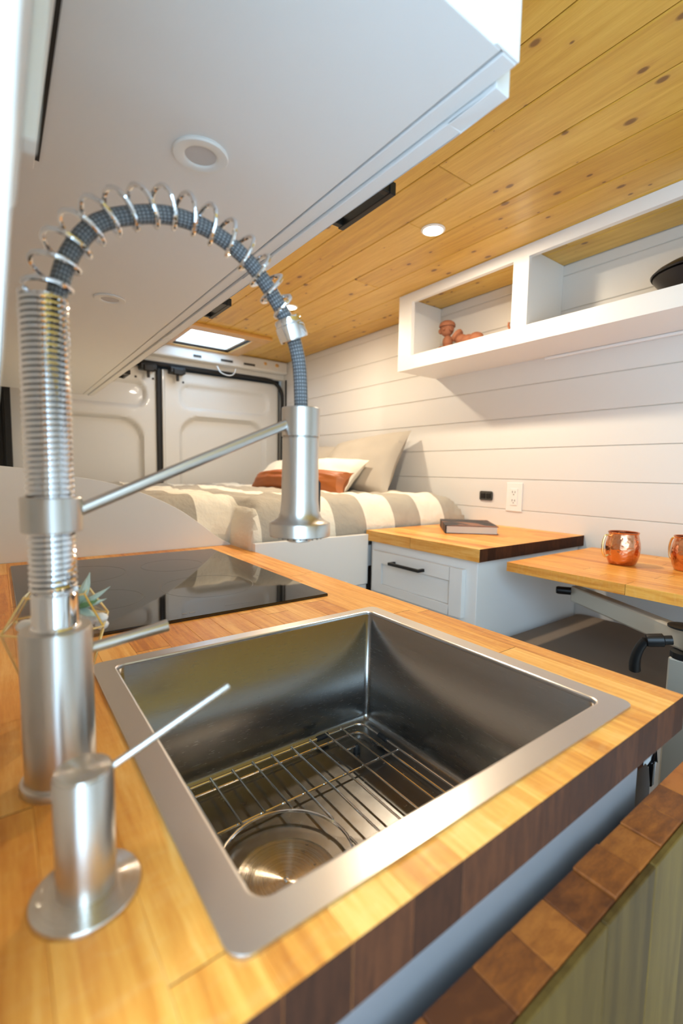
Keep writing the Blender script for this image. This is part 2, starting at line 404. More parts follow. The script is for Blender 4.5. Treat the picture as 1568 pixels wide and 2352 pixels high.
# pillar trim beside the doorway (left edge of the picture)
t1 = MB(); t1.prism([(-.10, FZ), (-.045, FZ), (-.035, 0), (.003, .295), (.013, .411), (.016, .413), (.024, .489), (.075, .98), (.075, CZ), (-.10, CZ)], .19, .36)
tr1 = struct('trim_1', t1, 'paint', bevel=.003)
MB().prism([(.0162, .4145), (.0242, .489), (.080, CZ), (.088, CZ), (.0315, .493), (.0225, .4145)], .286, .30).build('edge_board', 'paint', tr1, bevel=.001)
# ------------------------------------------------------------------ rear doors
def sdf(x, z, x0, x1, z0, z1, r):
    cx, cz = (x0+x1)/2, (z0+z1)/2; qx = abs(x-cx)-(x1-x0)/2+r; qz = abs(z-cz)-(z1-z0)/2+r
    return sqrt(max(qx, 0)**2+max(qz, 0)**2)+min(max(qx, qz), 0)-r
def ss(e0, e1, v):
    t = min(max((v-e0)/(e1-e0), 0), 1); return t*t*(3-2*t)
def rear_door(name, x0, x1, recs):
    z0, z1 = FZ+.02, .872; nx, nz = 60, 130; Y = 3.05; vs = []; fs = []
    for j in range(nz+1):
        for i in range(nx+1):
            x = x0+(x1-x0)*i/nx; z = z0+(z1-z0)*j/nz; d = 0
            for (a, b, c, e, r, dep, soft) in recs:
                s_ = sdf(x, z, a, b, c, e, r); d = max(d, dep*(1-ss(-soft, 0, s_)))
            vs.append((x, Y+d, z))
    for j in range(nz):
        for i in range(nx):
            a = j*(nx+1)+i; fs.append((a, a+1, a+nx+2, a+nx+1))
    mb = MB(); mb.add(vs, fs); o = mb.build(name, 'van', smooth=True); o['kind'] = 'structure'
    mo = o.modifiers.new('solid', 'SOLIDIFY'); mo.thickness = .03; mo.offset = 1
    return o
d1 = rear_door('door_1', .06, .818, [(.12, .745, -.6, .565, .14, .03, .025), (.12, .762, .62, .785, .07, .02, .02)])
d2 = rear_door('door_2', .862, 1.672, [(.955, 1.575, -.6, .60, .14, .03, .025), (.955, 1.605, .635, .80, .07, .02, .02)])
MB().box(.818, .838, 3.03, 3.06, FZ+.02, .868).build('black_seal', 'rubber', d1, bevel=.004)
MB().box(.850, .862, 3.035, 3.06, FZ+.02, .868).build('grey_edge', 'van', d2, bevel=.004)
MB().box(.838, .850, 3.05, 3.07, FZ+.02, .868).build('black_seal', 'rubber', d2)
def latch(x, par):
    b = MB(); b.box(x-.048, x+.048, 2.99, 3.05, .845, .885); b.box(x-.03, x+.03, 2.98, 3.0, .835, .875)
    o = b.build('latch_housing', 'blackmetal', par, bevel=.006)
    MB().box(x-.008, x+.008, 2.995, 3.012, .800, .845).build('latch_pin', 'blackmetal', o, bevel=.003)
latch(.762, d1); latch(.936, d2)
for par, xx in ((d1, .70), (d1, .80), (d2, .985)):
    MB().lathe([(.007, 0), (.006, .004)], (xx, 3.05, .805), 12, (0, -1, 0)).build('bolt', 'blackmetal', par)
# opening frame: gasket round the doors, pillar, header
def arc_path(pts, r, n=6):
    out = []
    for i, p in enumerate(pts):
        if i in (0, len(pts)-1): out.append(Vector(p)); continue
        p = Vector(p); a = (Vector(pts[i-1])-p).normalized(); b = (Vector(pts[i+1])-p).normalized()
        for k in range(n+1):
            t = k/n; out.append((p+a*r)*(1-t)**2+2*p*t*(1-t)+(p+b*r)*t*t)
    return out
hd = MB(); hd.box(-.02, 1.72, 3.02, 3.06, .90, 1.04); hd.box(.02, 1.70, 2.955, 3.03, .935, 1.018)
hdr = struct('trim_2', hd, 'van', bevel=.012)
for xa, xb in ((1.02, 1.07), (1.20, 1.28), (1.36, 1.44), (.60, .70)):
    MB().box(xa, xb, 2.950, 2.958, .955, .968).build('slot', 'slot', hdr)
MB().tube(smooth_path([(1.18, 2.97, .925), (1.20, 2.96, .885), (1.25, 2.955, .87), (1.29, 2.96, .885), (1.31, 2.97, .925)], 6), .0035, 6).build('cable', 'plastic_white', hdr, smooth=True)
for cx, cz, r in ((1.52, .985, .02), (1.57, .99, .014), (1.61, .985, .022), (1.65, .99, .014), (.55, .98, .02)):
    MB().ball((cx, 2.965, cz), r, 10, 6, (1, .7, .8)).build('foam_blob', 'pine_plain', hdr, smooth=True)
gk = MB(); gk.tube(arc_path([(.03, 3.02, -.8), (.03, 3.02, .893), (1.692, 3.02, .893), (1.692, 3.02, -.8)], .14), .013, 8)
gk.build('door_gasket', 'rubber', hdr, smooth=True)
pl = MB(); pl.box(1.700, 1.78, 2.99, 3.098, FZ, CZ); pl.box(-.10, .012, 2.99, 3.098, FZ, CZ)
plo = struct('trim_3', pl, 'van', bevel=.012)
MB().box(1.694, 1.700, 2.972, 2.990, FZ+.3, .90).build('black_seal', 'rubber', plo, bevel=.002)
MB().box(.045, .075, 2.99, 3.01, FZ+.3, .88).build('black_seal', 'rubber', plo, bevel=.002)

# ------------------------------------------------------------------ ceiling and cabinet downlights
def downlight(x, y, label):
    o = thing('ceiling_light', label, 'light', (x, y, CZ), 'lit downlights in the pine ceiling')
    MB().lathe([(.0, -.0005), (.030, -.0005), (.030, -.003), (.0, -.003)], (x, y, CZ), 32, cap=False).build('lens', 'lit', o)
    MB().lathe([(.030, 0), (.038, -.0005), (.038, -.002), (.031, -.005), (.030, -.003)], (x, y, CZ), 32, cap=False).build('trim_ring', 'plastic_white', o, smooth=True)
    area('lamp_glow', (x, y, CZ-.007), (0, 0, 0), .055, .055, PUCK_W, WARM, shape='DISK')
LBL = ['lit round downlight in pine ceiling in front of the white open shelf', 'lit round downlight in pine ceiling farther back, above the faucet\'s chrome hose ferrule',
       'lit round downlight in pine ceiling above the table, out of frame', 'lit round downlight in pine ceiling nearest the van front, out of frame']
for (x, y), l in zip(PUCKS, LBL): downlight(x, y, l)

# ------------------------------------------------------------------ upper cabinet
UZ = .60
uc = thing('upper_cabinet', 'long white overhead cabinet above the sink and cooktop', 'cabinet', (.03, .256, UZ))
ub = MB(); ub.box(.028, .344, .256, 2.553, UZ, UZ+.018)
ub.build('bottom_panel', 'cab', uc, bevel=.001)
MB().box(.347, .366, .256, 2.553, UZ-.0005, UZ+.018).build('bottom_rail', 'cab', uc, bevel=.0012)
MB().box(.348, .366, .256, 2.553, UZ+.018, CZ-.002).build('face_frame', 'cab', uc, bevel=.001)
MB().box(.03, .345, .256, .274, UZ+.018, CZ-.002).build('end_panel', 'cab', uc, bevel=.001)
MB().box(.03, .345, 2.535, 2.553, UZ+.018, CZ-.002).build('end_panel', 'cab', uc, bevel=.001)
MB().box(.335, .366, .2535, .256, UZ+.0, CZ-.002).build('end_stile', 'cab', uc, bevel=.0008)
MB().box(.344, .347, .26, .70, UZ+.0035, UZ+.016).build('panel_gap', 'rubber', uc)
MB().box(.344, .347, .70, 2.54, UZ+.0035, UZ+.016).build('panel_gap', 'groove', uc)
MB().box(.047, .0525, .30, .655, UZ-.0015, UZ).build('shadow_gap_strip', 'rubber', uc)  # black strip standing in for the shadow gap beside the cabinet underside
MB().box(.024, .047, .30, .655, UZ-.012, UZ).build('scribe_strip', 'paint', uc, bevel=.001)
for ya, yb, hy in ((.277, .7455, .509), (.7485, 1.275, 1.012), (1.278, 2.553, 1.93)):
    d = MB(); x0, x1, za, zb = .368, .387, UZ-.004, CZ-.02; s_ = .055
    d.box(x0, x1, ya, ya+s_, za, zb); d.box(x0, x1, yb-s_, yb, za, zb); d.box(x0, x1, ya+s_, yb-s_, za, za+s_); d.box(x0, x1, ya+s_, yb-s_, zb-s_, zb); d.box(x0, x1-.008, ya+s_, yb-s_, za+s_, zb-s_)
    do = d.build('door', 'cab', uc, bevel=.001)
    h = MB(); h.box(.404, .413, hy-.055, hy+.055, UZ-.001, UZ+.014)
    h.box(.387, .405, hy-.053, hy-.044, UZ, UZ+.012); h.box(.387, .405, hy+.044, hy+.053, UZ, UZ+.012)
    h.build('handle', 'blackmetal', do, bevel=.001)
for (x, y), l in (((.194, .532), 'unlit round recessed light under the cabinet, nearer one, above the spring faucet'), ((.201, 1.078), 'unlit round recessed light under the cabinet, farther one, seen inside the faucet arch')):
    o = thing('cabinet_light', l, 'light', (x, y, UZ), 'unlit puck lights under the overhead cabinet')
    MB().lathe([(.0165, 0), (.0295, 0), (.0300, -.0015), (.0285, -.0032), (.019, -.0036), (.0170, -.0022), (.0165, -.001)], (x, y, UZ), 48, cap=False).build('trim_ring', 'plastic_white', o, smooth=True)
    MB().lathe([(0, -.0014), (.0168, -.0014), (.0168, -.0004), (0, -.0004)], (x, y, UZ), 40, cap=False).build('lens', 'lens_off', o)

# ------------------------------------------------------------------ butcher block tops
def butcher(parent, x0, x1, y0, y1, zt, th, wrow, hole=None, lmin=.22, lmax=.55, extra=(), name='stave'):
    x = x0
    first = True
    while x < x1-.004:
        xb = min(x+wrow*random.uniform(.92, 1.08), x1)
        if x1-xb < .012: xb = x1
        ys = [y0]; y = y0+random.uniform(.08, lmax)
        while y < y1-.08: ys.append(y); y += random.uniform(lmin, lmax)
        ys.append(y1)
        for a, b in zip(ys, ys[1:]):
            rects = [(x, xb, a, b)]
            if hole:
                hx0, hx1, hy0, hy1 = hole; out = []
                for (p, q, r, s_) in rects:
                    if q <= hx0 or p >= hx1 or s_ <= hy0 or r >= hy1: out.append((p, q, r, s_)); continue
                    if r < hy0: out.append((p, q, r, hy0))
                    if s_ > hy1: out.append((p, q, hy1, s_))
                    ra, sb = max(r, hy0), min(s_, hy1)
                    if p < hx0: out.append((p, hx0, ra, sb))
                    if q > hx1: out.append((hx1, q, ra, sb))
                rects = out
            for (p, q, r, s_) in rects:
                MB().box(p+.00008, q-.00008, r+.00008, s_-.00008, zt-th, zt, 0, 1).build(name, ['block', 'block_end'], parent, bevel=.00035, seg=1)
        x = xb

ct = thing('countertop', 'long golden butcher block worktop holding the sink and cooktop', 'countertop', (-.03, .18, 0))
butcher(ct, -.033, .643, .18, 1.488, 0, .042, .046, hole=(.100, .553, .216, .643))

# base cabinet under the worktop
bc = thing('base_cabinet', 'grey-white base cabinet under the butcher block worktop', 'cabinet', (0, .205, FZ))
MB().box(-.03, .597, .207, .225, FZ, -.0425).build('end_panel', 'shaded_panel', bc, bevel=.002)
MB().box(-.03, .597, 1.468, 1.486, FZ, -.0425).build('end_panel', 'paint', bc, bevel=.002)
MB().box(-.03, -.012, .225, 1.468, FZ, -.0425).build('back_panel', 'paint', bc)
MB().box(.579, .597, .66, 1.468, FZ, -.0425).build('front_panel', 'paint', bc)
MB().box(-.012, .579, .225, 1.468, FZ, FZ+.018).build('bottom_panel', 'paint', bc)

# under-counter black appliance, seen past the cabinet corner
fd = thing('under_counter_fridge', 'glossy black appliance door under the worktop corner', 'fridge', (.60, .225, FZ+.08))
body = MB(); body.prism([(.599, FZ+.08), (.66, FZ+.08), (.682, FZ+.10), (.690, -.22), (.688, -.15), (.680, -.125), (.665, -.112), (.599, -.112)], .222, .64); body.build('door', 'blackgloss', fd, bevel=.004)
MB().box(.598, .640, .24, .62, FZ+.08, -.06).build('housing', 'blackmetal', fd, bevel=.003)
hp = MB(); hp.box(.690, .700, .222, .30, -.16, -.125); hp.box(.655, .700, .222, .232, -.125, -.100); hp.box(.692, .702, .222, .30, -.128, -.100); hp.box(.655, .700, .29, .30, -.125, -.100)
hp.build('latch_pocket', 'blackgloss', fd, bevel=.002)
MB().tube([(.664, .238, -.104), (.668, .262, -.103), (.690, .266, -.104)], .0025, 8).build('latch_lever', 'chrome', fd, smooth=True)

# folded-down extension shelf hanging in front of the cabinet end
fs_ = thing('fold_down_shelf', 'dark butcher block extension folded down below the worktop end, lower right', 'shelf', (0, .147, -.7))
x = -.05
while x < .90:
    w_ = random.choice([.048, .052, .095, .06, .05]); dz = random.uniform(-.002, .001)
    MB().box(x+.0003, x+w_-.0003, .1525, .1905, -.13, -.105+dz).build('stave', 'shelf_top', fs_, bevel=.0012, seg=2)
    x += w_
x = -.05
while x < .90:
    w_ = random.uniform(.09, .14)
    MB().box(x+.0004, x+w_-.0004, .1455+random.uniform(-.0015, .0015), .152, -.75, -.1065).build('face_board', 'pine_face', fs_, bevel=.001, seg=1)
    x += w_
br = MB(); br.box(.30, .33, .1905, .207, -.20, -.15); br.box(.56, .59, .1905, .207, -.20, -.15)
br.build('hinge_bracket', 'blackmetal', fs_, bevel=.002)

# ------------------------------------------------------------------ sink
sk_ = thing('sink', 'square stainless steel drop-in sink in the butcher block worktop', 'sink', (.3265, .43, 0))
O = (.088, .565, .204, .655); I = (.114, .538, .230, .634)
rim = MB()
Lp = [rrect(*O, .013, .0002), rrect(*O, .013, .0027), rrect(O[0]+.0005, O[1]-.0005, O[2]+.0005, O[3]-.0005, .0128, .0030),
      rrect(I[0]-.0025, I[1]+.0025, I[2]-.0025, I[3]+.0025, .0135, .0030), rrect(I[0]-.0008, I[1]+.0008, I[2]-.0008, I[3]+.0008, .012, .0024),
      rrect(*I, .011, .0008), rrect(*I, .011, -.0020)]
rim.loops(Lp); rim.build('rim', 'steel_rim', sk_)
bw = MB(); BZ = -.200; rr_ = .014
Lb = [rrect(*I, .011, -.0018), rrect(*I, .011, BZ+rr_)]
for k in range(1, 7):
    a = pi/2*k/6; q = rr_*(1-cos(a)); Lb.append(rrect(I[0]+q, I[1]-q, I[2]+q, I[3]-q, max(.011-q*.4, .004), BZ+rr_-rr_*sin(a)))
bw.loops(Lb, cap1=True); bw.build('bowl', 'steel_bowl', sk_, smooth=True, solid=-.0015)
DC = (.243, .418)
dr = MB(); dr.lathe([(.060, BZ+.0002), (.060, BZ+.0014), (.059, BZ+.0020), (.0, BZ+.0016)], (DC[0], DC[1], 0), 64, cap=False)
dr.build('drain_cover', 'drain_disc', sk_, smooth=True)
MB().lathe([(0, .0), (.003, 0), (.003, .0015), (0, .003)], (DC[0], DC[1], BZ+.001), 16, cap=False).build('drain_knob', 'chrome', sk_, smooth=True)
# water drops
wd = MB()
for k in range(60):
    a = random.uniform(0, 2*pi); r = random.uniform(.02, .13); x, y = .30+r*cos(a), .41+r*sin(a)*.8
    if not (I[0]+.03 < x < I[1]-.03 and I[2]+.03 < y < I[3]-.03): continue
    z = BZ+(.0014 if (x-DC[0])**2+(y-DC[1])**2 < .058**2 else 0.0)
    q = random.uniform(.0010, .0026); wd.lathe([(q, 0), (q*.8, q*.28), (q*.35, q*.42), (0, q*.45)], (x, y, z+.0003), 12, cap=False)
t = NT('water'); t.b.inputs['Transmission Weight'].default_value = 1; t.b.inputs['Roughness'].default_value = 0; t.b.inputs['IOR'].default_value = 1.33; M['water'] = t.m
tag(wd.build('water_drops', 'water', smooth=True), 'small clear water drops on the sink floor around the drain', 'water', kind='stuff')

# sink grid
GZ = -.186
sg = thing('sink_grid', 'chrome wire rack lying in the bottom of the sink', 'rack', (.32, .43, BZ))
gx0, gx1, gy0, gy1 = .138, .503, .252, .609
def ring_pts(x0, x1, y0, y1, r, z): return rrect(x0, x1, y0, y1, r, z, 8)
MB().tube(ring_pts(gx0, gx1, gy0, gy1, .018, GZ), .0024, 10, True).build('frame', 'wire', sg, smooth=True)
MB().tube(ring_pts(gx0+.012, gx1-.012, gy0+.012, gy1-.012, .016, GZ-.006), .0018, 8, True).build('lower_frame', 'wire', sg, smooth=True)
RC = (.250, .428); RR = .078
MB().tube([(RC[0]+RR*cos(2*pi*k/48), RC[1]+RR*sin(2*pi*k/48), GZ) for k in range(48)], .0020, 8, True).build('drain_ring', 'wire', sg, smooth=True)
for x in (.165, .197, .229, .262, .294, .326, .361, .396, .428, .459):
    d2_ = RR**2-(x-RC[0])**2
    zt = GZ+.0032
    if d2_ > 0.0002:
        h_ = sqrt(d2_)
        MB().tube([(x, gy1+.001, zt), (x, RC[1]+h_-.0, zt)], .0016, 8).build('wire_bar', 'wire', sg, smooth=True)
        MB().tube([(x, gy0-.001, zt), (x, RC[1]-h_, zt)], .0016, 8).build('wire_bar', 'wire', sg, smooth=True)
    else:
        MB().tube([(x, gy1+.001, zt), (x, gy0-.001, zt)], .0016, 8).build('wire_bar', 'wire', sg, smooth=True)
for y in (.514, .340):
    h_ = sqrt(max(0, RR**2-(y-RC[1])**2))
    if h_ > 0:
        MB().tube([(gx0-.001, y, GZ-.0035), (RC[0]-h_, y, GZ-.0035)], .0018, 8).build('cross_bar', 'wire', sg, smooth=True)
        MB().tube([(RC[0]+h_, y, GZ-.0035), (gx1+.001, y, GZ-.0035)], .0018, 8).build('cross_bar', 'wire', sg, smooth=True)
    else:
        MB().tube([(gx0-.001, y, GZ-.0035), (gx1+.001, y, GZ-.0035)], .0018, 8).build('cross_bar', 'wire', sg, smooth=True)
for x, y in ((.455, .560), (.165, .560), (.470, .29), (.165, .29)):
    MB().tube([(x-.02, y, GZ-.003), (x-.005, y, GZ-.002), (x, y, GZ-.004), (x, y, GZ-.010)], .0018, 8).build('foot_wire', 'wire', sg, smooth=True)
    MB().lathe([(.0055, BZ+.001), (.0055, BZ+.006), (.0040, GZ-.002), (.002, GZ)], (x, y, 0), 14).build('rubber_foot', 'rubber', sg, smooth=True)
for p, q in (((gx1, .54), (gx1, .560)), ((.41, gy1), (.432, gy1)), ((gx0, .54), (gx0, .56))):
    MB().tube([(p[0], p[1], GZ), (q[0], q[1], GZ)], .0042, 12).build('rubber_bumper', 'rubber', sg, smooth=True)

# ------------------------------------------------------------------ faucet
FX, FY = .034, .424
fa = thing('faucet', 'tall stainless spring-neck kitchen faucet with pull-down spray head', 'faucet', (FX, FY, 0))
MB().lathe([(.0295, .0), (.0295, .004), (.0285, .006), (.0265, .0065), (.0255, .008)], (FX, FY, 0), 48, cap=False).build('base_ring', 'nickel', fa, smooth=True)
MB().lathe([(0, .001), (.0255, .001), (.0255, .1265), (.0245, .1285), (.0175, .1290), (0, .1290)], (FX, FY, 0), 64, cap=False).build('body', 'nickel', fa, smooth=True)
MB().lathe([(.0172, .128), (.0180, .1295), (.0172, .1310), (.0165, .1315), (.0165, .1560), (.0155, .1570), (0, .157)], (FX, FY, 0), 48, cap=False).build('chrome_collar', 'chrome', fa, smooth=True)
MB().lathe([(.0125, .155), (.0125, .383)], (FX, FY, 0), 24).build('inner_tube', 'chrome', fa, smooth=True)
def coil(path_c, rad, turns_at, wire, n):
    pass
# dense spring
pts = []; pitch = .00435; zA, zB = .1585, .383; turns = (zB-zA)/pitch; NS = 28
for k in range(int(turns*NS)+1):
    a = 2*pi*k/NS; pts.append((FX-.0005+.0148*cos(a), FY+.0148*sin(a), zA+pitch*k/NS))
MB().tube(pts, .00205, 8).build('tight_spring', 'chrome', fa, smooth=True)
# open spring on the arch
CC = [(.035, .386), (.039, .400), (.046, .417), (.056, .433), (.068, .447), (.083, .459), (.1, .468), (.119, .4755), (.138, .4775), (.157, .476), (.174, .471), (.192, .463), (.207, .452), (.22, .439), (.232, .424), (.243, .408)]
cp = smooth_path([(x, FY, z) for x, z in CC], 12)
L = [0]
for a, b in zip(cp, cp[1:]): L.append(L[-1]+(b-a).length)
TT = 15.0; N_ = int(TT*30); pts = []
def at_len(s_):
    for i in range(len(L)-1):
        if L[i+1] >= s_:
            t = (s_-L[i])/(L[i+1]-L[i]+1e-12); return cp[i].lerp(cp[i+1], t), (cp[min(i+2, len(cp)-1)]-cp[max(i-1, 0)]).normalized()
    return cp[-1], (cp[-1]-cp[-2]).normalized()
for k in range(N_+1):
    u = k/N_; s_ = L[-1]*u; c_, T_ = at_len(s_); nn = Vector((-T_.z, 0, T_.x)).normalized() * 1.0
    bn = Vector((0, 1, 0)); rad = .0158*(1-.10*u) if u > .03 else .0150
    if u > .93: rad = .0132-.006*(u-.93)/.07
    a = 2*pi*TT*u+pi
    pts.append(c_+nn*rad*cos(a)*-1+bn*rad*sin(a))
MB().tube(pts, .0020, 8).build('open_spring', 'chrome', fa, smooth=True)
HH = [(.036, .360), (.040, .376), (.044, .393), (.049, .411), (.057, .428), (.068, .443), (.081, .453), (.095, .460), (.11, .466), (.127, .4705), (.144, .4715), (.159, .470), (.176, .465), (.191, .458), (.205, .449), (.218, .437), (.23, .423), (.239, .411), (.246, .399), (.254, .378), (.258, .356), (.260, .315)]
MB().tube(smooth_path([(x, FY, z) for x, z in HH], 5), .0072, 16, uvk=140).build('braided_hose', 'hose', fa, smooth=True)
fd_ = (Vector((.2535, FY, .386))-Vector((.2435, FY, .4065))).normalized()
MB().lathe([(.008, -.005), (.0125, -.004), (.0135, -.002), (.0135, .002), (.0148, .003), (.0148, .0165), (.0140, .018), (.0085, .018)], Vector((.2435, FY, .4055)), 40, fd_, cap=False).build('hose_ferrule', 'chrome', fa, smooth=True)
# holder ring and arm
MB().lathe([(.0175, .2055), (.0205, .2055), (.0212, .2062), (.0212, .2315), (.0205, .2322), (.0175, .2322)], (FX, FY, 0), 56, cap=False).build('holder_ring', 'nickel', fa, smooth=True)
MB().tube([(FX+.019, FY, .2215), (.245, FY, .3045)], .0051, 20).build('holder_arm', 'nickel', fa, smooth=True)
HX = .2595
MB().lathe([(.0165, .2912), (.0192, .2912), (.0198, .2918), (.0198, .3205), (.0192, .3212), (.009, .3212)], (HX, FY, 0), 56, cap=False).build('head_collar', 'nickel', fa, smooth=True)
sh = MB().lathe([(.0, .2925), (.0182, .2925), (.0182, .2905), (.0190, .2898), (.0192, .26), (.0198, .225), (.0210, .212), (.0235, .206), (.0285, .2025), (.0318, .2010), (.0325, .2000), (.0325, .1875), (.0315, .1865), (0, .1865)], (HX, FY, 0), 64, cap=False).build('spray_head', 'nickel', fa, smooth=True)
MB().lathe([(.0, .1868), (.013, .1868), (.013, .1815), (.012, .1808), (0, .1808)], (HX-.001, FY, 0), 32, cap=False).build('aerator', 'nickel', sh, smooth=True)
nz = MB()
for k in range(24):
    a = 2*pi*k/24; nz.lathe([(.0012, .187), (.0010, .1848), (0, .1845)], (HX+.025*cos(a), FY+.025*sin(a), 0), 6)
nz.build('spray_nozzles', 'rubber', sh)
bx = Vector((.8, -.0, 0))
MB().prism([(HX+.0195, .208), (HX+.0225, .212), (HX+.0225, .243), (HX+.0190, .248), (HX+.0175, .248), (HX+.0175, .208)], FY+.004, FY-.006).build('spray_button', 'rubber', sh, bevel=.002)
# lever
MB().lathe([(.0100, 0), (.0105, .008), (.0095, .012), (0, .012)], (FX, FY+.020, .093), 32, (.25, 1, .1), cap=False).build('lever_hub', 'nickel', fa, smooth=True)
a_ = Vector((.050, .450, .0955)); b_ = Vector((.1285, .452, .1045)); dv = (b_-a_).normalized()
lv = MB(); lv.lathe([(0, 0), (.0048, 0), (.0050, .05), (.0058, .077), (.0056, .0786), (0, .079)], a_, 28, dv, cap=False)
lv.tube([(FX+.004, FY+.024, .094), (.044, .4495, .095), a_+dv*.003], .0046, 14)
lv.build('lever_handle', 'nickel', fa, smooth=True)

# ------------------------------------------------------------------ soap dispenser
DX, DY = .0347, .2975
so = thing('soap_dispenser', 'short brushed steel soap dispenser with slanted spout rod, nearest the camera', 'dispenser', (DX, DY, 0))
MB().lathe([(.0305, .0002), (.0305, .0020), (.0298, .0032), (.0165, .0058), (.0, .0058)], (DX, DY, 0), 72, cap=False).build('flange', 'disc', so, smooth=True)
MB().lathe([(.0, .004), (.0162, .004), (.0162, .0765), (.0156, .0775), (0, .0778)], (DX, DY, 0), 64, cap=False).build('body', 'nickel', so, smooth=True)
MB().lathe([(.0155, .0777), (.0150, .0790), (.0002, .0792)], (DX, DY, 0), 64, cap=False).build('cap', 'disc', so, smooth=True)
MB().tube([(DX+.0150, DY, .0742), (.125, DY, .1050)], .0024, 18).build('spout_rod', 'steel', so, smooth=True)

# ------------------------------------------------------------------ induction cooktop
ck = thing('cooktop', 'black glass induction cooktop set flat on the butcher block', 'cooktop', (.29, 1.09, 0))
cg = MB(); CK = (.02, .541, .768, 1.415)
cg.loops([rrect(*CK, .004, .0003), rrect(*CK, .004, .0040), rrect(CK[0]+.0015, CK[1]-.0015, CK[2]+.0015, CK[3]-.0015, .003, .0052)], cap0=True, cap1=True)
cg.build('glass_top', 'glass_black', ck)
def pring(cx, cy, r, w=.0007):
    MB().lathe([(r, .00525), (r+w, .00525), (r+w, .0054), (r, .0054), (r, .00525)], (cx, cy, 0), 72, cap=False).build('burner_ring', 'print', ck)
pring(.36, .965, .095); pring(.36, 1.22, .075); pring(.15, .965, .075); pring(.15, 1.22, .095)
for k in range(9):
    y = .90+.045*k
    MB().box(.492, .4926, y, y+.010, .00525, .0054).build('control_mark', 'print', ck)
    MB().box(.505, .5056, y+.003, y+.007, .00525, .0054).build('control_mark', 'print', ck)
for q in ((.33, .39, .80, .8008), (.25, .258, .79, .796), (.262, .272, .79, .796)):
    MB().box(*q, .00525, .0054).build('print_mark', 'print', ck)

# ------------------------------------------------------------------ terrarium with succulent
TX, TY = .046, .545
te = thing('terrarium', 'small brass and glass geometric terrarium behind the faucet base', 'terrarium', (TX, TY, 0))
n5 = 6; lev = [(.020, .001, 0), (.050, .092, .3), (.026, .122, .0)]
ringv = [[Vector((TX+r*cos(2*pi*k/n5+o), TY+r*sin(2*pi*k/n5+o), z)) for k in range(n5)] for r, z, o in ((.020, .002, .26), (.050, .096, .26), (.030, .128, .26))]
fr_ = MB()
for R_ in ringv:
    for k in range(n5): fr_.tube([R_[k], R_[(k+1) % n5]], .0011, 6)
for k in range(n5):
    fr_.tube([ringv[0][k], ringv[1][k]], .0011, 6); fr_.tube([ringv[1][k], ringv[2][k]], .0011, 6)
fr_.build('brass_frame', 'brass', te)
for j in range(2):
    for k in range(n5):
        k2 = (k+1) % n5; p = [ringv[j][k], ringv[j][k2], ringv[j+1][k2], ringv[j+1][k]]
        c_ = sum(p, Vector())/4; nn = (p[1]-p[0]).cross(p[3]-p[0]).normalized()*.0006
        MB().loops([[q+(c_-q)*.02 for q in p], [q+(c_-q)*.02-nn for q in p]], cap0=True, cap1=True).build('glass_pane', 'glass', te)
for k in range(44):
    a = random.uniform(0, 2*pi); z = random.uniform(.015, .094); rm = .018+.028*(z/.094)-.009; r = rm*sqrt(random.random())
    if k > 9: z = random.uniform(.086, .102); r = .040*sqrt(random.random())
    MB().ball((TX+r*cos(a), TY+r*sin(a), z), random.uniform(.006, .009), 8, 6, (1, 1.2, .7)).build('pebble', 'pebble', te, smooth=True)
su = thing('succulent', 'pale blue-green succulent leaves growing out of the terrarium', 'plant', (TX+.012, TY, .095))
for az, el, ln, mt in ((-.2, .35, .036, 'leaf'), (-1.0, .15, .032, 'leaf_tip'), (.6, .9, .036, 'leaf'), (-.6, 1.0, .030, 'leaf'), (-.9, -.55, .026, 'leaf'), (1.6, .6, .03, 'leaf'), (2.6, .7, .03, 'leaf'), (-2.0, .5, .03, 'leaf'), (.1, 1.35, .022, 'leaf'), (-.5, .05, .030, 'leaf')):
    D = Vector((cos(el)*cos(az), cos(el)*sin(az), sin(el))); B = Vector((TX+.016, TY-.004, .112)); sd = D.cross(Vector((0, 0, 1))).normalized(); un = sd.cross(D)
    lp = []
    for i in range(8):
        t = i/7; wd_ = .0065*sin(pi*min(1, .12+t*.95))**.8*(1 if t < 1 else .05)+.0004; th_ = wd_*.42; c_ = B+D*ln*t+un*.006*t*t
        lp.append([c_+sd*wd_*cos(2*pi*k/8)+un*th_*sin(2*pi*k/8) for k in range(8)])
    MB().loops(lp, cap0=True, cap1=True).build('leaf', mt, su, smooth=True)

# ------------------------------------------------------------------ divider at the end of the counter
dvp = [(-.033, .258), (.009, .255), (.09, .246), (.166, .231), (.265, .211), (.361, .178), (.452, .133), (.521, .085), (.595, .026), (.640, .002)]
dp = smooth_path([(a, 0, b) for a, b in dvp], 5)
poly = [(p.x, p.z) for p in dp]+[(.640, FZ), (-.033, FZ)]
tag(MB().prism(poly, 1.490, 1.508).build('divider_panel', 'paint', bevel=.0012, seg=2), 'white curved divider panel standing behind the cooktop', 'panel')

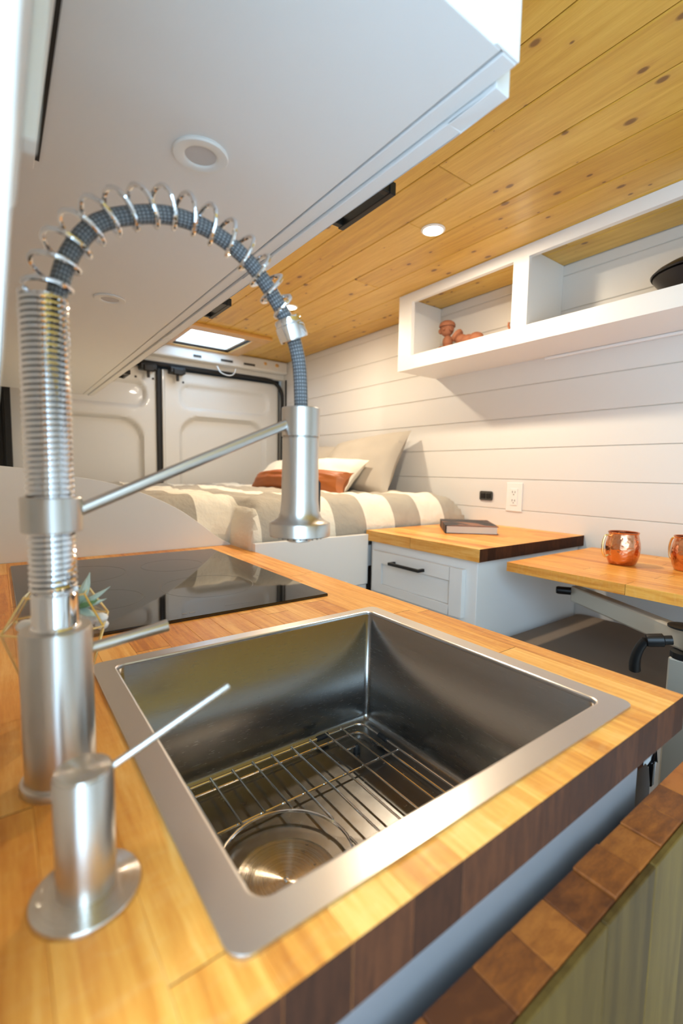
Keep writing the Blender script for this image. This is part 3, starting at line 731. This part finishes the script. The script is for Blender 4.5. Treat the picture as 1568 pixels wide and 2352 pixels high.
# ------------------------------------------------------------------ bed
be = thing('bed', 'raised bed platform across the rear of the van behind a white rail', 'bed', (0, 1.3, FZ))
MB().box(.640, 1.10, 1.310, 1.330, -.16, .026).build('rail', 'paint', be, bevel=.002)
MB().box(.640, 1.10, 1.318, 1.334, FZ, -.163).build('front_panel', 'paint', be, bevel=.002)
for xa, xb in ((.66, 1.005),):
    MB().box(xa, xb, 1.308, 1.318, -.42, -.140).build('drawer', 'paint', be, bevel=.002)
MB().box(-.03, 1.69, 1.51, 2.98, -.10, -.02).build('platform', 'paint', be)
MB().box(.64, 1.69, 1.336, 1.51, -.10, -.02).build('platform', 'paint', be)
MB().box(.67, 1.67, 1.37, 2.94, -.02, .10).build('mattress', 'white_cloth', be, bevel=.03, seg=4)
MB().box(.02, .67, 1.56, 2.94, -.02, .10).build('mattress', 'white_cloth', be, bevel=.03, seg=4)
def duvet2():
    n1, n2 = 150, 150; vs = []; fs = []
    X0, X1, Y0, Y1 = .004, 1.688, 1.338, 2.965; HXX, HY = .648, 1.514
    for j in range(n2+1):
        for i in range(n1+1):
            x = X0+(X1-X0)*i/n1; y = Y0+(Y1-Y0)*(j/n2)
            hx, hy = x-HXX, y-HY
            dh = sqrt(max(hx, 0)**2+max(hy, 0)**2) if (hx > 0 or hy > 0) else 0
            e = max(0, min((X1-x)/.10, (y-Y0)/.10, (Y1-y)/.06, dh/.07, 1))
            z = -.005+.153*sqrt(1-(1-e)**2)
            z += (noise.noise(Vector((x*5, y*4, 1)))*.012+noise.noise(Vector((x*15+y*6, y*5, 4)))*.009+abs(noise.noise(Vector((x*8-y*9, y*7, 8))))*.016)*(.25+e*.75)
            vs.append((x, y, z))
    for j in range(n2):
        for i in range(n1):
            if X0+(X1-X0)*(i+1)/n1 < HXX and Y0+(Y1-Y0)*(j+1)/n2 < HY: continue
            a = j*(n1+1)+i; fs.append((a, a+1, a+n1+2, a+n1+1))
    mb = MB(); mb.add(vs, fs); o = mb.build('duvet', 'duvet', smooth=True, solid=-.010)
    b = bmesh.new(); b.from_mesh(o.data); bmesh.ops.delete(b, geom=[v for v in b.verts if not v.link_faces], context='VERTS'); b.to_mesh(o.data); b.free()
    return o
tag(duvet2(), 'grey and ivory striped duvet spread over the bed', 'duvet')

def pillow(name, label, cs, thick, mat, seed, group=None):
    """cs: bottom-near, bottom-far, top-far, top-near corners"""
    A, B, Cc, D = [Vector(c) for c in cs]; n = 28; vs = []; fs = []
    nn = (B-A).cross(D-A).normalized()
    for side in (1, -1):
        for j in range(n+1):
            for i in range(n+1):
                u = i/n; v = j/n; p = A*(1-u)*(1-v)+B*u*(1-v)+Cc*u*v+D*(1-u)*v
                ctr = (A+B+Cc+D)/4
                bu = 4*u*(1-u); bv = 4*v*(1-v); f = (bu*bv)**.42
                pull = .09*(1-abs(2*u-1)**2)*abs(2*v-1)**3+.09*(1-abs(2*v-1)**2)*abs(2*u-1)**3
                p = p+(ctr-p)*pull
                wr_ = noise.noise(Vector((u*5+seed, v*5, side)))*.14+noise.noise(Vector((u*16, v*6+seed, side*2)))*.07
                p = p+nn*side*thick/2*f*(1+wr_)
                vs.append(p)
    m1 = (n+1)**2
    for s_ in range(2):
        for j in range(n):
            for i in range(n):
                a = s_*m1+j*(n+1)+i; q = (a, a+1, a+n+2, a+n+1); fs.append(q if s_ == 0 else q[::-1])
    mb = MB(); mb.add(vs, fs); o = mb.build(name, mat, smooth=True)
    return tag(o, label, 'pillow', group)
G = 'pillows on the bed against the shiplap wall'
pillow('pillow', 'large grey square pillow leaning on the shiplap wall, nearest one', ((1.41, 1.56, .150), (1.37, 2.13, .150), (1.60, 2.20, .415), (1.655, 1.66, .465)), .14, 'grey_cloth', 1, G)
pillow('pillow', 'grey pillow farther back along the wall, mostly hidden behind others', ((1.42, 2.14, .150), (1.42, 2.68, .150), (1.62, 2.72, .400), (1.63, 2.17, .400)), .14, 'grey_cloth', 2, G)
pillow('pillow', 'ivory pillow propped in front of the nearest grey pillow', ((1.27, 1.70, .150), (1.22, 2.16, .150), (1.41, 2.16, .315), (1.42, 1.70, .310)), .12, 'white_cloth', 3, G)
pillow('pillow', 'ivory pillow farther left, mostly hidden behind the spray head', ((1.24, 2.16, .150), (1.24, 2.60, .150), (1.42, 2.60, .31), (1.42, 2.18, .31)), .11, 'white_cloth', 4, G)
pillow('pillow', 'cognac brown leather lumbar pillow lying in front', ((1.20, 1.60, .150), (1.12, 2.36, .145), (1.17, 2.34, .240), (1.27, 1.62, .250)), .15, 'leather', 5, G)

# ------------------------------------------------------------------ nightstand cabinet
ns = thing('drawer_cabinet', 'white shaker drawer cabinet with butcher block top beside the bed', 'cabinet', (1.4, 1.06, FZ))
MB().box(1.114, 1.695, .832, 1.308, FZ, .0015).build('body', 'paint', ns, bevel=.002)
nt = MB().box(1.11, 1.69, .83, 1.31, .0016, .0029).build('top', 'block', ns); nt['label'] = 'thick golden butcher block top'
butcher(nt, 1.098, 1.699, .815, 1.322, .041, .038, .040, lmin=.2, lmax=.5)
dw = MB(); fx = 1.1135; ya, yb, za, zb = .872, 1.281, -.175, -.028; s_ = .048
dw.box(fx-.018, fx, ya, ya+s_, za, zb); dw.box(fx-.018, fx, yb-s_, yb, za, zb); dw.box(fx-.018, fx, ya+s_, yb-s_, zb-.042, zb); dw.box(fx-.018, fx, ya+s_, yb-s_, za, za+.030); dw.box(fx-.010, fx, ya+s_, yb-s_, za+.030, zb-.042)
dwo = dw.build('drawer', 'paint', ns, bevel=.0012)
h = MB(); h.box(fx-.048, fx-.039, 1.022, 1.166, -.062, -.052); h.box(fx-.040, fx-.018, 1.022, 1.031, -.062, -.052); h.box(fx-.040, fx-.018, 1.157, 1.166, -.062, -.052)
h.build('handle', 'blackmetal', dwo, bevel=.001)
for k in range(2):
    zc = -.19-.36*k
    q = MB(); q.box(fx-.018, fx, ya, ya+s_, zc-.34, zc); q.box(fx-.018, fx, yb-s_, yb, zc-.34, zc); q.box(fx-.018, fx, ya+s_, yb-s_, zc-.048, zc); q.box(fx-.018, fx, ya+s_, yb-s_, zc-.34, zc-.29); q.box(fx-.010, fx, ya+s_, yb-s_, zc-.29, zc-.048)
    q.build('drawer', 'paint', ns, bevel=.0012)
# book
bk = thing('book', 'dark hardcover book lying on the drawer cabinet top', 'book', (0, 0, 0))
bk.location = (1.284, 1.102, .0412)
def lbox(u0, u1, v0, v1, z0, z1):
    U = Vector((.72, -.694, 0)); V = Vector((.694, .72, 0)); b = MB(); P0 = Vector((1.284, 1.102, .0412))
    b.add([P0+U*u+V*v+Vector((0, 0, z)) for u in (u0, u1) for v in (v0, v1) for z in (z0, z1)], [(0, 1, 3, 2), (4, 6, 7, 5), (0, 4, 5, 1), (2, 3, 7, 6), (0, 2, 6, 4), (1, 5, 7, 3)]); return b
lbox(.003, .178, .003, .225, .003, .027).build('pages', 'paper', bk)
lbox(0, .182, 0, .23, 0, .003).build('back_cover', 'cover', bk, bevel=.0006)
lbox(0, .182, 0, .23, .027, .030).build('front_cover', 'cover', bk, bevel=.0006)
lbox(-.0025, .0003, 0, .23, 0, .030).build('spine', 'cover', bk, bevel=.0006)

# ------------------------------------------------------------------ dining table, swivel arm, mugs
tb = thing('table', 'butcher block table on a swivel arm with copper mugs on it', 'table', (1.41, .35, -.05))
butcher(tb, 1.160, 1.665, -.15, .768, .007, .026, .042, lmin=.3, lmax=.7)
ar = thing('swivel_table_mount', 'aluminium swivel arm and post with black levers under the table', 'mount', (1.12, .33, FZ))
MB().box(1.105, 1.150, .300, .345, FZ+.02, -.115).build('post', 'alu', ar, bevel=.004)
def bar(a, b, w_, z0, z1, name, mat, par, bevel=.002):
    a = Vector((a[0], a[1], 0)); b = Vector((b[0], b[1], 0)); d = (b-a).normalized(); n_ = Vector((-d.y, d.x, 0))*w_/2; mb = MB()
    mb.add([q+n_*s_+Vector((0, 0, z)) for q in (a, b) for s_ in (-1, 1) for z in (z0, z1)], [(0, 1, 3, 2), (4, 6, 7, 5), (0, 4, 5, 1), (2, 3, 7, 6), (0, 2, 6, 4), (1, 5, 7, 3)])
    return mb.build(name, mat, par, bevel=bevel)
bar((1.318, .648), (1.128, .300), .030, -.103, -.057, 'arm', 'alu', ar, .005)
MB().lathe([(.0, -.0567), (.030, -.0565), (.030, -.0530), (.022, -.0510), (0, -.0510)], (1.140, .330, 0), 32).build('pivot_disc', 'blackmetal', ar, smooth=True)
MB().lathe([(.026, -.1155), (.026, -.103)], (1.128, .322, 0), 32).build('pivot_collar', 'blackmetal', ar)
MB().lathe([(.022, -.057), (.022, -.0195)], (1.345, .640, 0), 28).build('upper_pivot', 'alu', ar)
MB().lathe([(.0, 0), (.009, .001), (.011, .006), (.011, .040), (.013, .042), (.013, .052), (0, .052)], (1.290, .690, -.075), 20, (.55, -.8, 0), cap=False).build('knob', 'blackmetal', ar, smooth=True)
MB().box(1.1000, 1.106, .27, .318, -.115, -.055).build('clamp_block', 'blackmetal', ar, bevel=.002)
lvh = MB().lathe([(.0, 0), (.0125, .001), (.0135, .006), (.0135, .030), (.0095, .032), (.0095, .046), (0, .046)], (1.082, .378, -.086), 24, (.45, -.75, .15), cap=False).build('lever_hub', 'blackmetal', ar, smooth=True)
lp = smooth_path([(1.083, .379, -.086), (1.083, .388, -.102), (1.085, .395, -.122), (1.089, .399, -.142), (1.095, .400, -.160)], 6)
MB().tube(lp, lambda t: .0085+.003*t, 12).build('lever_handle', 'blackmetal', ar, smooth=True)

def mug(x, y, label, hdir):
    z = .0072
    o = thing('copper_mug', label, 'mug', (x, y, z), 'hammered copper mugs on the table')
    pr = [(0, 0), (.030, 0), (.0335, .002), (.0385, .014), (.0425, .032), (.0435, .048), (.0418, .064), (.0385, .078), (.0372, .083), (.0372, .088), (.0388, .0895), (.0392, .0915), (.0380, .0925)]
    MB().lathe(pr, (x, y, z), 56, cap=False).build('body', 'copper', o, smooth=True)
    MB().lathe([(.0382, .0925), (.0365, .0910), (.0362, .083), (.0405, .06), (.0415, .04), (.032, .005), (0, .004)], (x, y, z), 48, cap=False).build('lining', 'copper_in', o, smooth=True)
    d = Vector((cos(hdir), sin(hdir), 0)); P0 = Vector((x, y, z))
    path = [P0+d*r+Vector((0, 0, h_)) for r, h_ in ((.0365, .080), (.046, .083), (.0535, .079), (.0585, .062), (.0590, .045), (.056, .030), (.050, .022), (.0415, .026))]
    MB().tube(smooth_path(path, 5), .0030, 10).build('handle', 'brass', o, smooth=True)
mug(1.420, .572, 'hammered copper mug on the table, whole one with its handle to the left', 2.55)
mug(1.480, .430, 'hammered copper mug on the table cut off by the right edge of the picture', 1.2)

# ------------------------------------------------------------------ bench
bn_ = thing('bench', 'white bench with a taupe cushion under the table', 'bench', (1.4, .2, FZ))
MB().box(1.165, 1.695, -.6, .828, FZ, -.330).build('bench_box', 'paint', bn_, bevel=.002)
nx = 40; cu = MB(); vs = []; fs = []
X0, X1, Y0, Y1 = 1.156, 1.690, -.6, .822
Lc = []
for z, q in ((-.328, .012), (-.322, .003), (-.300, 0), (-.265, 0), (-.247, .008), (-.238, .022), (-.234, .045)): Lc.append(rrect(X0+q, X1-q, Y0+q, Y1-q, .03, z))
cu.loops(Lc, cap0=True, cap1=True); cu.build('cushion', 'taupe', bn_, smooth=True)

# ------------------------------------------------------------------ wall shelf
SX = 1.45; SZ = .70; ya, yb = -.55, 1.553
wsf = thing('wall_shelf', 'white open box shelf hung high on the shiplap wall', 'shelf', (1.58, .8, SZ))
MB().box(SX+.018, RW-.0005, ya, yb-.0005, SZ+.001, SZ+.018).build('bottom_board', 'paint', wsf, bevel=.001)
MB().box(SX+.018, RW-.0005, ya, yb-.02, SZ+.044, SZ+.056).build('inner_floor', 'paint', wsf)
MB().box(SX+.018, RW-.0005, yb-.018, yb, SZ+.018, CZ-.001).build('end_board', 'paint', wsf, bevel=.001)
MB().box(SX+.018, RW-.0005, .950, .968, SZ+.056, CZ-.001).build('divider_board', 'paint', wsf)
MB().box(SX+.018, RW-.0005, ya, ya+.018, SZ+.018, CZ-.001).build('end_board', 'paint', wsf)
ff = MB(); ff.box(SX, SX+.018, ya, yb, SZ, SZ+.057); ff.box(SX, SX+.018, ya, yb, .980, CZ-.001)
for q in ((1.475, yb), (.932, .990), (ya, ya+.06)): ff.box(SX, SX+.018, *q, SZ+.057, .980)
ff.build('face_frame', 'paint', wsf)
MB().box(RW-.012, RW-.0008, .4, 1.0, SZ-.010, SZ+.0005).build('cleat', 'paint', wsf, bevel=.003)

# figurines, hat-like pot on the shelf
fz = SZ+.0565
f1 = thing('seated_figurine', 'terracotta seated figurine with round headdress in the far shelf opening', 'figurine', (1.58, 1.385, fz))
b = MB(); b.ball((1.58, 1.385, fz+.025), .032, 16, 10, (1, 1, .8)); b.ball((1.575, 1.380, fz+.058), .022, 14, 10, (1, 1, 1.3)); b.ball((1.560, 1.365, fz+.03), .016, 10, 8, (1.3, 1, 1)); b.ball((1.570, 1.41, fz+.03), .016, 10, 8, (1.3, 1, 1))
b.build('torso', 'terracotta', f1, smooth=True)
hd_ = MB(); hd_.ball((1.575, 1.385, fz+.114), .031, 18, 12, (.85, 1, 1.05)); ho = hd_.build('head', 'terracotta', f1, smooth=True)
MB().lathe([(.029, -.006), (.034, -.004), (.034, .004), (.030, .012), (.020, .019), (0, .021)], (1.575, 1.385, fz+.126), 24, cap=False).build('headdress', 'terracotta', ho, smooth=True)
for dy in (-.029, .029): MB().lathe([(0, -.005), (.010, -.005), (.012, 0), (.010, .005), (0, .005)], (1.568, 1.385+dy, fz+.108), 16, (0, 1, 0), cap=False).build('ear_disc', 'terracotta', ho, smooth=True)
MB().ball((1.547, 1.378, fz+.108), .006, 8, 6).build('nose', 'terracotta', ho, smooth=True)
f2 = thing('reclining_figurine', 'terracotta reclining figurine beside the seated one', 'figurine', (1.58, 1.27, fz))
b = MB(); b.ball((1.58, 1.31, fz+.055), .026, 14, 10, (1, 1, .85)); b.ball((1.58, 1.275, fz+.045), .026, 14, 10, (1, 1.3, .9)); b.ball((1.58, 1.235, fz+.042), .030, 14, 10, (1, 1.1, .9)); b.ball((1.58, 1.26, fz+.018), .036, 14, 10, (1, 1.8, .5))
b.build('body', 'terracotta', f2, smooth=True)
MB().lathe([(.012, 0), (.026, .010), (.028, .022), (.018, .026), (.010, .020)], (1.575, 1.315, fz+.062), 20, (-.2, .6, .6)).build('head', 'terracotta', f2, smooth=True)
f3 = thing('small_figurine', 'thin terracotta piece peeking out behind the shelf stile', 'figurine', (1.58, 1.055, fz))
MB().lathe([(0, 0), (.022, 0), (.024, .012), (.014, .04), (.018, .055), (.012, .072), (0, .076)], (1.58, 1.056, fz), 20, cap=False).build('body', 'terracotta', f3, smooth=True)
MB().tube([(1.575, 1.072, fz+.035), (1.57, 1.082, fz+.055), (1.57, 1.080, fz+.068)], .004, 8).build('arm', 'terracotta', f3, smooth=True)
ht = thing('lidded_pot', 'black lidded pot at the right end of the shelf', 'pot', (1.575, .49, fz))
MB().lathe([(0, 0), (.06, 0), (.07, .01), (.100, .045), (.108, .056), (.104, .060), (0, .060)], (1.575, .49, fz), 48, cap=False).build('bowl', 'felt', ht, smooth=True)
lid = MB().lathe([(.112, .060), (.114, .064), (.104, .074), (.080, .088), (.055, .098), (.050, .102), (0, .104)], (1.575, .49, fz), 48, cap=False).build('lid', 'felt', ht, smooth=True)
MB().lathe([(.026, .100), (.034, .108), (.036, .120), (.030, .128), (0, .130)], (1.575, .49, fz), 28, cap=False).build('knob', 'felt', lid, smooth=True)

# ------------------------------------------------------------------ outlet and switch on the wall
ou = thing('wall_outlet', 'white double wall outlet on the shiplap above the drawer cabinet', 'outlet', (RW, 1.105, .163))
MB().box(RW-.005, RW-.0003, 1.068, 1.141, .105, .222).build('cover_plate', 'plastic_white', ou, bevel=.002)
rc = MB().box(RW-.0075, RW-.005, 1.088, 1.121, .130, .198).build('receptacle', 'plastic_white', ou, bevel=.001)
for zc in (.147, .181):
    for dy in (-.006, .006): MB().box(RW-.0082, RW-.0074, 1.1045+dy-.001, 1.1045+dy+.001, zc-.001, zc+.007).build('slot', 'slot', rc)
    MB().lathe([(.0022, 0), (.0022, .0007)], (RW-.0075, 1.1045, zc-.007), 10, (-1, 0, 0)).build('ground_hole', 'slot', rc)
sw = thing('wall_switch', 'small black rounded switch on the shiplap left of the outlet', 'switch', (RW, 1.24, .162))
MB().prism([(y, z) for y, z, _ in rrect(1.207, 1.273, .142, .182, .008, 0)], RW-.006, RW-.0003, axis='x').build('bezel', 'blackgloss', sw, bevel=.0015)
for dy in (-.014, .014): MB().box(RW-.009, RW-.006, 1.24+dy-.011, 1.24+dy+.011, .150, .174).build('rocker', 'blackmetal', sw, bevel=.002)
